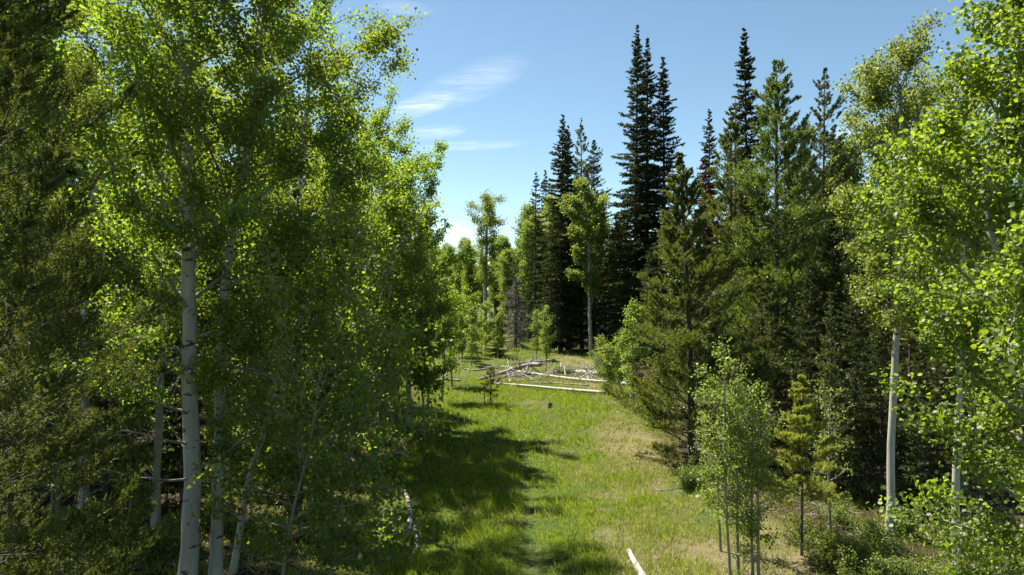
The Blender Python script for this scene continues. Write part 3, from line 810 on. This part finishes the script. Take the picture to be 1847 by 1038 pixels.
# ------------------------------------------------------------------ right-hand aspens
hero_aspen('nearest aspen with big bright leaves crowding the right frame edge', 701, 8.0, [(1975, 1420), (1905, 960), (1847, 700), (1830, 560), (1785, 400), (1795, 250), (1850, 60)], 9.9, .052, .9,
           lambda f, az: float(np.interp(f, [0, .2, .5, .6, .7, .82, .95, 1], [1.6, 1.85, 1.7, 1.15, .72, .5, .28, .15])) * (1 + .12 * math.cos(az - math.pi)), 64, 52000, .051, spread=.11, fold=True, bare=0)
hero_aspen('straight white aspen stem at the dark right wood edge', 702, 16.7, [(1605, 970), (1610, 800), (1620, 560), (1630, 400), (1625, 200), (1620, 110)], 11.7, .088, 5.0,
           full(1.7, .5), 40, 30000, .062, M_LEAF_PALE)
hero_aspen('sunlit white aspen trunk half hidden by the nearest bright leaves', 703, 14.7, [(1725, 1030), (1727, 900), (1730, 680), (1735, 400)], 8.8, .082, 4.0,
           full(1.5), 24, 15000, .062)
hero_aspen('aspen top showing behind the nearest bright crown', 704, 21., [(1735, 880), (1730, 500), (1722, 200)], 12.3, .11, 4.5,
           full(1.7), 30, 18000, .072, M_LEAF_PALE, limb_parts=False, fold=False)
hero_aspen('pale leafed aspen behind the straight white stem', 705, 23., [(1665, 850), (1660, 500), (1655, 300)], 9.8, .11, 3.5,
           full(1.6), 28, 16000, .072, M_LEAF_PALE, limb_parts=False, fold=False)
# multi-stem saplings in front of the golden pine
for k, (px, d, H, dx, lab, n) in enumerate([(1318, 14.0, 4.5, -.12, 'tallest of the paired front saplings, crown brushing the golden pine', 6500),
                                         (1332, 14.3, 4.1, .02, 'slim sapling stem right beside the tallest front sapling', 4200),
                                         (1300, 15.8, 3.6, -.05, 'shorter sapling leaning out over dry grass left of the front pair', 3200),
                                         (1358, 14.2, 3.7, .02, 'left stem of the second front sapling pair', 4000),
                                         (1369, 14.0, 3.3, .03, 'right stem of the second front sapling pair', 3200),
                                         (1498, 16.4, 3.4, .0, 'wispy thin sapling right of the young pine', 2000)]):
    x = at(px, d)
    T = aspen(720 + k, H, .024, H * .22, full(.66), 18, int(n * .55), .05, ctrl=[(0, 0, -.05), (dx * .5 - .04, 0, H * .4), (dx, .05, H)], spread=.085)
    r = thing('aspen_sapling', lab, 'young tree', g3(x, d), 0, 'saplings before the right wood edge')
    build_aspen(T, r, M_LEAF_PALE)
pine_thing('young yellow green pine with bare dark lower stem', 740, 1446, 15.3, 4.2, .62, M_PINE_YOUNG, name='pine_sapling', cat='young pine', tw=28, K=8, q=7, nl=.065, w=.013, dz=.22, per=5, zc=1.25, r0=.03,
           prof=lambda f, az: .85 * (1 - f) ** .8)
# saplings round the logs
for k, (px, py, H, Rr, lab, n) in enumerate([(1142, 742, 5.0, .6, 'slender bright sapling standing in front of the fallen white logs', 4200),
                                         (1098, 716, 2.5, .55, 'low leafy sapling over the right end of the front log', 2600),
                                         (1120, 712, 3.0, .55, 'yellow tinged sapling between the logs and the golden pine', 2800),
                                         (1085, 680, 2.4, .6, 'short bushy sapling behind the longest white log', 2000),
                                         (985, 668, 4.4, .5, 'pale sapling in front of the dark centre clump', 2400),
                                         (968, 650, 3.8, .5, 'slim pale sapling left of the centre clump', 2400)]):
    x, d = gp(px, py)
    T = aspen(760 + k, H, .03, H * .22, full(Rr), 18, n, .08, fold=False, detail=.6)
    r = thing('aspen_sapling', lab, 'young tree', g3(x, d), 0, 'saplings round the fallen logs')
    build_aspen(T, r, M_LEAF_PALE)

hero_aspen('lone white stemmed aspen before the dark centre clump', 780, 59., [(1066, 648), (1064, 560), (1062, 460), (1060, 400)], 14.3, .165, 5.6,
           lambda f, az: (1.1 + 1.5 * f) * (1 - max(0, f - .6) * 1.9) * (1 + .3 * math.sin(az * 2 + f * 9)), 30, 16000, .14, M_LEAF_PALE, limb_parts=False, fold=False, spread=.2)
hero_aspen('tallest open crowned aspen at the far end of the clearing', 781, 92., [(874, 600), (876, 500), (878, 420), (880, 390)], zat(362, 92), .26, 6.5,
           lambda f, az: (1.5 if f < .6 else 2.9) * (1 - max(0, f - .9) * 4), 34, 11000, .17, M_LEAF_PALE, elev=(-5, 18), limb_parts=False, fold=False, spread=.34)
pine_thing('small dark spruce standing alone in the far grass', 790, 897, 58.6, 4.1, 1.05, M_FIR, name='spruce_tree', cat='spruce', kind='spruce', tw=13, K=4, q=3, nl=.12, w=.04, dz=.2, per=6, zc=.12, r0=.06)
pine_thing('stunted little pine on the lit grass before the logs', 791, 885, 33.6, 1.95, .62, M_PINE_DARK, name='pine_sapling', cat='young pine', tw=14, K=6, q=4, nl=.09, w=.016, dz=.2, per=4, zc=.55, r0=.03,
           prof=lambda f, az: .55 * (1 - f * .6), gap=.2)
pine_thing('even smaller pine stem beside the stunted little pine', 792, 874, 33.8, 1.35, .5, M_PINE_DARK, name='pine_sapling', cat='young pine', tw=10, K=5, q=4, nl=.08, w=.016, dz=.22, per=4, zc=.6, r0=.022,
           prof=lambda f, az: .42 * (1 - f * .6), gap=.2)
pine_thing('dead brown spruce draped in drooping twigs at the far grass', 793, 930, 66., 7.0, 1.1, M_GREYWOOD, name='dead_spruce', cat='dead tree', kind='fir', tw=12, K=3, q=3, nl=.22, w=.03, dz=.3, per=6, zc=.3, r0=.16,
           prof=lambda f, az: 1.2 * (1 - f) ** .5)

# ------------------------------------------------------------------ background wood: copies of a few trees
def proto_aspen(seed, H, R, zc, n, leaf, m, pale=False, r0=.14, nl=26):
    r = thing('aspen_tree', 'aspen', 'tree', (0, 0, 0))
    build_aspen(aspen(seed, H, r0, zc, full(R), nl, n, leaf, fold=False, detail=.6, spread=.3), r, m); return r
PA = [proto_aspen(901, 15, 1.5, 5., 13000, .14, M_LEAF_PALE, nl=38), proto_aspen(902, 14, 1.7, 4.2, 14000, .14, M_LEAF_PALE, nl=40), proto_aspen(903, 16, 1.35, 6., 11000, .14, M_LEAF_PALE, r0=.16, nl=34)]
PF = []
for k, (H, Rr, kd, m) in enumerate([(18, 2.1, 'fir', M_FIR), (15, 2.5, 'spruce', M_FIR), (14, 2.4, 'pine', M_PINE_DARK)]):
    r = thing('conifer_tree', 'conifer', 'conifer', (0, 0, 0))
    build_conifer(conifer(920 + k, H, .18, .8, fir_prof(Rr, .75) if kd != 'pine' else pine_prof(Rr), .42, 6, kd, tw=10, K=4, q=2, nl=.22, w=.075, dead_low=.5), r, m)
    PF.append(r)
PS = []
for k in range(2):
    r = thing('aspen_sapling', 'sapling', 'young tree', (0, 0, 0))
    build_aspen(aspen(940 + k, 5, .03, 1.1, full(.72), 20, 2600, .105, fold=False, detail=.6, spread=.12), r, M_LEAF_PALE); PS.append(r)
rb = random.Random(77)
used = set()
KIND = {}
for p, k in zip(PA, ('slim', 'leafy', 'tall')): KIND[p.name] = k + ' aspen'
for p, k in zip(PF, ('narrow dark fir', 'broad dark spruce', 'bushy dark pine')): KIND[p.name] = k
for p, k in zip(PS, ('thin', 'full')): KIND[p.name] = k + ' sapling'
def put(protos, x, y, s, where, group, i=None):
    p = rb.choice(protos) if i is None else protos[i]
    label = KIND[p.name] + ' ' + where
    if p.name in used:
        return copy_tree(p, g3(x, y, -.1), rb.uniform(0, 6.28), s * rb.uniform(.96, 1.04), label, group)
    used.add(p.name); p.location = g3(x, y, -.1); p.scale = (s, s, s); p['label'] = label; p['group'] = group
    p.rotation_euler = (0, 0, rb.uniform(0, 6.28))
    return p
def px_of(x, y): return 923.5 + x / y * F
# far aspens closing the end of the clearing
for i in range(88):
    y = rb.uniform(82, 130); px = rb.uniform(730, 975)
    if abs(px - 878) < 12 and y < 95: continue
    s = zat(rb.uniform(425, 480), y) / 16.
    put(PA, at(px, y), y, s, 'in the lit stand %s the tallest open crowned far aspen' % ('left of' if px < 878 else 'right of'), 'aspens closing the far end of the clearing')
for i in range(22):
    y = rb.uniform(50, 80); px = rb.uniform(770, 905) if y > 56 else rb.uniform(780, 850)
    put(PS, at(px, y), y, rb.uniform(.55, 1.15), 'in the far grass %s' % ('close to the left wood edge' if px < 840 else 'near the lone small spruce'), 'saplings in the far grass')
for i in range(48):
    y = rb.uniform(38, 95); px = rb.uniform(1090, 1900)
    if px < 1230 and y < 56: continue
    s = min(zat(rb.uniform(250, 430), y) / 16., 1.15)
    wh = 'behind the golden pine' if px < 1330 else 'in the shade behind the broad pine' if px < 1560 else 'deep behind the straight white stem' if px < 1700 else 'deep behind the nearest bright crown'
    put(PF, at(px, y), y, s, wh, 'conifers inside the right wood')
# lower conifers that fill the shade close behind the right aspens
for px, d, s, k in [(1500, 26, .62, 1), (1575, 24, .58, 2), (1650, 27, .66, 1), (1720, 25, .6, 2), (1800, 28, .7, 1), (1870, 24, .6, 2), (1440, 32, .7, 1), (1610, 31, .72, 2), (1760, 33, .8, 1), (1545, 21, .46, 1), (1500, 20, .42, 2), (1590, 19.5, .40, 1), (1460, 23, .5, 1), (1660, 18.5, .34, 1), (1770, 17.5, .36, 2), (1640, 22, .5, 2), (1690, 20.5, .40, 2), (1815, 20, .42, 1)]:
    put(PF, at(px, d), d, s, 'with low boughs in the gloom %s' % ('beside the straight white stem' if px < 1660 else 'behind the sunlit white trunk'), 'low conifers behind the right aspens', k)
for i in range(36):
    y = rb.uniform(28, 80); x = rb.uniform(-1.0, -.30) * y
    if x > np.interp(y, [28, 45, 60, 80], [-7.5, -9.5, -12, -18]): continue
    put(PF, x, y, rb.uniform(.7, 1.0), 'in deep shade behind the %s' % ('near pine boughs' if px_of(x, y) < 250 else 'left front trunks'), 'conifers behind the left aspens')
for px, d, s, k in [(60, 19, .5, 1), (190, 20, .5, 2), (330, 18.5, .45, 1), (440, 20, .45, 2), (560, 26, .5, 1), (120, 25, .7, 1), (385, 27, .6, 2), (20, 15, .42, 2)]:
    put(PF, at(px, d), d, s, 'with low boughs %s' % ('under the near pine' if px < 250 else 'behind the thickest white trunk'), 'low conifers behind the left aspens', k)
for i in range(24):
    y = rb.uniform(24, 70); x = rb.uniform(-1.0, -.26) * y
    if x > np.interp(y, [24, 45, 60, 80], [-6.5, -9.5, -12, -18]): continue
    put(PA, x, y, rb.uniform(.8, 1.0), 'deep in the wood behind the %s' % ('near pine boughs' if px_of(x, y) < 250 else 'left front trunks'), 'aspens behind the left front trunks')
for px, d, s, k in [(60, 21, 1.08, 0), (120, 26, 1.1, 1), (20, 27, 1.1, 2)]:
    put(PA, at(px, d), d, s, 'just beyond the near pine top', 'aspens beyond the near pine', k)
for px, d, s in [(230, 16.5, .7), (300, 19, .9), (420, 17, .75), (470, 21, .9), (540, 20, .7), (600, 19, .6), (90, 17, .8), (570, 15.5, .5), (640, 22, .75)]:
    put(PS, at(px, d), d, s, 'in the undergrowth %s' % ('left of the thickest white trunk' if px < 340 else 'right of the two front trunks'), 'undergrowth saplings under the left aspens')
for i in range(22):
    y = rb.uniform(34, 85); px = rb.uniform(1480, 1900)
    put(PA, at(px, y), y, min(1., zat(rb.uniform(230, 380), y) / 15.), 'deep in the right wood %s' % ('near the open branched pine' if px < 1640 else 'behind the nearest bright crown'), 'aspens inside the right wood')
for i in range(16):
    y = rb.uniform(70, 110); px = rb.uniform(960, 1130)
    put(PF, at(px, y), y, zat(rb.uniform(330, 430), y) / 16., 'at the back of the dark centre clump', 'conifers behind the centre clump')
for i in range(12):
    y = rb.uniform(75, 110); px = rb.uniform(950, 1150)
    put(PA, at(px, y), y, zat(rb.uniform(350, 430), y) / 15., 'rising pale behind the centre clump', 'aspens behind the centre clump')

# ------------------------------------------------------------------ fallen logs and dead wood
def log_thing(name, label, cat, pts, r0, r1, m, stubs=0, seed=0, group=None, k=9, sub='branch_stub', stub_len=(.3, .9)):
    rng = np.random.default_rng(seed)
    p = resample(pts, 16); n = 16
    c0 = p[0].copy(); root = thing(name, label, cat, tuple(c0), 0, group)
    rr = np.linspace(r0, r1, n) * (1 + rng.normal(0, .06, n))
    link_obj('log_stem', mesh_from('log_stem', *tubes((p - c0)[None], rr[None], k, cap=True), m, True), root)
    for i in range(stubs):
        f = rng.uniform(.1, .95) * (n - 1); a = min(int(f), n - 2)
        q = p[a] + (p[a + 1] - p[a]) * (f - a) - c0
        td = unit(p[a + 1] - p[a])
        d_ = unit(td * .5 + rng.normal(0, .7, 3) + np.array([0, 0, .5]))
        L = rng.uniform(*stub_len)
        bp_ = grow(rng, q, d_, L, 5, up=-.2, wob=.3)
        tw = [grow(rng, bp_[2], unit(d_ + rng.normal(0, .6, 3)), L * .5, 4, wob=.3) for _ in range(2)]
        mm = merge([tubes(bp_[None], (rr[a] * .35 * np.linspace(1, .3, 5))[None], 5),
                    tubes(np.array(tw), np.tile(np.linspace(rr[a] * .16, .004, 4), (2, 1)), 4)])
        link_obj('dead_branch', mesh_from('dead_branch', *mm, m, True), root)
    return root
def gpt(px, py, h=.1):
    x, d = gp(px, py)
    return (x, d, float(gz(x, d)) + h)
log_thing('fallen_log', 'front white fallen log lying across the lit grass', 'log', [gpt(1092, 716, .12), gpt(1010, 707, .13), gpt(940, 699, .14), gpt(888, 694, .12)], .10, .05, M_BLEACH, 8, 1, stub_len=(.4, 1.3))
log_thing('fallen_log', 'longest white fallen log, behind the front log', 'log', [gpt(1190, 703, .16), gpt(1120, 695, .17), gpt(1040, 689, .18), gpt(960, 677, .18), gpt(925, 670, .14)], .125, .05, M_BLEACH, 9, 2, stub_len=(.4, 1.5))
log_thing('fallen_log', 'short white log poking from the brush before the dark firs', 'log', [gpt(1105, 683, .2), gpt(1060, 676, .25), gpt(1006, 670, .14)], .16, .11, M_BLEACH, 4, 3)
log_thing('fallen_log', 'thin grey log furthest back in the grass by the small spruce', 'log', [gpt(1000, 653, .14), gpt(960, 656, .14), gpt(915, 659, .12)], .11, .06, M_GREYWOOD, 1, 4)
log_thing('fallen_tree', 'arched grey fallen tree with broken branches left of the logs', 'log', [gpt(975, 676, .75), gpt(950, 674, .6), gpt(900, 682, .35), gpt(862, 689, .12)], .17, .08, M_GREYWOOD, 11, 5, stub_len=(.6, 1.6))
log_thing('fallen_log', 'small pale pole lying behind the arched fallen tree', 'log', [gpt(945, 668, .1), gpt(905, 664, .1)], .06, .05, M_BLEACH, 0, 6)
log_thing('fallen_log', 'white log end jutting up at the bottom of the clearing', 'log', [gpt(1134, 1006, .12), gpt(1150, 1032, .07), gpt(1172, 1066, .03)], .05, .085, M_ROTPALE, 3, 7, k=12, stub_len=(.12, .3))
log_thing('fallen_log', 'rotten white and black log end-on in the shaded left grass', 'log', [gpt(730, 890, .12), gpt(736, 908, .12), gpt(740, 935, .12), gpt(734, 966, .08)], .05, .075, M_ROT, 1, 8, k=10)
log_thing('dead_branch', 'crooked white and dark branch just below the rotten log', 'branch', [gpt(748, 952, .15), gpt(752, 985, .07), gpt(745, 1002, .07), gpt(742, 1025, .05)], .045, .03, M_ROT, 3, 9, stub_len=(.2, .5))
log_thing('fallen_log', 'weathered grey log in deep shade at the lower right corner', 'log', [gpt(1860, 1032, .1), gpt(1810, 1000, .1), gpt(1740, 945, .12)], .08, .11, M_GREYWOOD, 2, 10)
log_thing('fallen_log', 'grey log sloping through shade behind the white right trunk', 'log', [gpt(1800, 962, .1), gpt(1740, 940, .14), gpt(1690, 925, .1)], .1, .08, M_GREYWOOD, 2, 11)
log_thing('dead_branch', 'thin dark stick lying flat on the dry grass patch', 'branch', [gpt(1175, 880, .04), gpt(1235, 882, .05)], .014, .009, M_GREYWOOD, 0, 12)
log_thing('fallen_log', 'pale sunlit log piece under the leaning white aspen', 'log', [gpt(612, 822, .12), gpt(632, 832, .12), gpt(648, 842, .1)], .09, .07, M_BLEACH, 0, 13)
log_thing('dead_branch', 'bare grey branch reaching from the left edge into far grass', 'branch', [gpt(795, 700, .2), (gpt(815, 690)[0], gpt(815, 695)[1], 1.0), (gpt(845, 690)[0], gpt(845, 695)[1], 1.35)], .06, .02, M_GREYWOOD, 7, 14, stub_len=(.4, 1.1))
log_thing('fallen_log', 'grey pole lying among the left saplings in shade', 'log', [gpt(770, 700, .35), gpt(800, 697, .4), gpt(830, 698, .3)], .08, .06, M_GREYWOOD, 2, 15)
log_thing('fallen_log', 'slim grey pole between the front and the longest white logs', 'log', [gpt(1062, 699, .06), gpt(1010, 694, .1), gpt(955, 690, .07)], .05, .03, M_GREYWOOD, 4, 16, stub_len=(.3, .8))
log_thing('fallen_log', 'slim pale pole slanting across the right end of the longest log', 'log', [gpt(1165, 690, .25), gpt(1125, 693, .35), gpt(1092, 700, .08)], .06, .035, M_BLEACH, 3, 17, stub_len=(.3, .8))
log_thing('fallen_log', 'slim grey pole in far grass below the lone small spruce', 'log', [gpt(890, 664, .06), gpt(860, 668, .08), gpt(838, 666, .06)], .07, .04, M_GREYWOOD, 2, 18, stub_len=(.3, .9))
# tangle of loose branches round the logs
rt = np.random.default_rng(33)
for i in range(44):
    if i < 24: px, py = rt.uniform(905, 985), rt.uniform(668, 690)
    else: px, py = rt.uniform(1010, 1090), rt.uniform(662, 690)
    a = gpt(px, py, .08)
    ang = rt.uniform(0, 3.14); L = rt.uniform(1., 2.6)
    p2 = (a[0] + math.cos(ang) * L * .5, a[1] + math.sin(ang) * L * .4, a[2] + rt.uniform(.05, .5))
    p3 = (a[0] + math.cos(ang) * L, a[1] + math.sin(ang) * L * .8, a[2] + rt.uniform(.0, .8))
    log_thing('dead_branch', 'loose grey branch in the tangle left of the logs' if i < 24 else 'loose grey branch in the brush below the dark centre firs', 'branch', [a, p2, p3], .045, .012,
              M_GREYWOOD if i % 3 else M_BLEACH, 3, 200 + i, 'brush left of the logs' if i < 24 else 'brush below the centre firs', k=6, stub_len=(.3, .9))
# leaning dead twig and stump
log_thing('dead_branch', 'white snapped branch standing upright behind the longest log', 'branch', [gpt(1092, 688, .0), (gpt(1085, 688)[0], gpt(1085, 688)[1], .8), (gpt(1072, 688)[0], gpt(1072, 688)[1], 1.5)], .05, .03, M_BLEACH, 1, 40)
st = log_thing('stump', 'small charred stump sitting alone in the lit grass', 'stump', [gpt(992, 742, -.05), gpt(992.5, 742, .14), gpt(993, 742, .24)], .13, .10, bark_simple('charred_wood', [(.3, (.012, .01, .009)), (.7, (.05, .04, .035))], (14, 14, 14)), 2, 41, stub_len=(.12, .25))

# ------------------------------------------------------------------ shrubs
def shrub(seed, x, y, H, Rr, n, leaf, label, m=M_SHRUB, group=None):
    rng = np.random.default_rng(seed)
    root = thing('shrub', label, 'shrub', g3(x, y), 0, group)
    st_, tw = [], []
    for i in range(26):
        az = rng.uniform(0, 6.28); el = R_(rng.uniform(25, 85))
        L = H * rng.uniform(.7, 1.1) * (.75 + .25 * math.sin(el)) * (1 if el > .8 else Rr / H)
        p = grow(rng, (rng.normal(0, .1), rng.normal(0, .1), 0), (math.cos(az) * math.cos(el), math.sin(az) * math.cos(el), math.sin(el)), L, 6, up=.1, wob=.2)
        st_.append(p)
        for j in range(9):
            a = rng.integers(1, 6); tw.append(grow(rng, p[a], unit(p[a] - p[a - 1] + rng.normal(0, .7, 3)), L * rng.uniform(.15, .4), 4, wob=.3))
    tw = np.array(tw); st_ = np.array(st_)
    an = tw[:, 1:].reshape(-1, 3)
    pk = rng.integers(0, len(an), n)
    pos = an[pk] + rng.normal(0, .035, (n, 3)); pos[:, 2] = np.maximum(pos[:, 2], .02)
    link_obj('stems', mesh_from('stems', *merge([tubes(st_, np.tile(np.linspace(.012, .004, 6), (len(st_), 1)), 4), tubes(tw, np.tile(np.linspace(.005, .002, 4), (len(tw), 1)), 3)]), M_TWIG, True), root)
    link_obj('foliage', mesh_from('foliage', *leaves_np(rng, pos, leaf, False), m), root)
for k, (px, d, H, Rr, n, lab) in enumerate([(1500, 14.6, .95, .8, 5200, 'leafy low shrub right of the young pine'),
                                           (1560, 14.2, .85, .9, 5200, 'yellow green shrub spreading below the straight white stem'),
                                           (1625, 13.6, .75, .8, 4200, 'low shrub under the lowest bright aspen leaves'),
                                           (1455, 16., .7, .7, 3200, 'small shrub behind the young pine stem'),
                                           (1690, 13.2, .6, .7, 3000, 'shrub at the foot of the sunlit white trunk'),
                                           (1245, 20.5, .8, .8, 3600, 'ragged bush at the foot of the golden pine'),
                                           (590, 21., .9, .9, 4000, 'shaded bush in front of the leaning white aspen'),
                                           (480, 15.5, .8, .9, 4000, 'shaded undergrowth bush below the crooked aspen'),
                                           (1585, 15.6, .7, .8, 3000, 'shrub just left of the straight white stem foot'),
                                           (1640, 16.5, .6, .8, 2600, 'shrub just right of the straight white stem foot'),
                                           (1760, 15.5, .6, .9, 2800, 'shrub between the sunlit white trunk and the grey log'),
                                           (1830, 14.2, .7, .9, 2800, 'shrub in the lower right corner under the bright crown'),
                                           (1520, 17.5, .6, .8, 2400, 'shrub in half shade behind the shrub by the young pine'),
                                           (1560, 12.6, .45, .8, 2600, 'lowest shrub at the bottom edge below the white stem'),
                                           (300, 15.5, .7, .9, 2600, 'shaded bush between slender and thickest left trunks'),
                                           (160, 14.5, .7, 1.0, 2600, 'shaded bush under the near pine boughs')]):
    shrub(1000 + k, at(px, d), d, H, Rr, n, .038, lab)
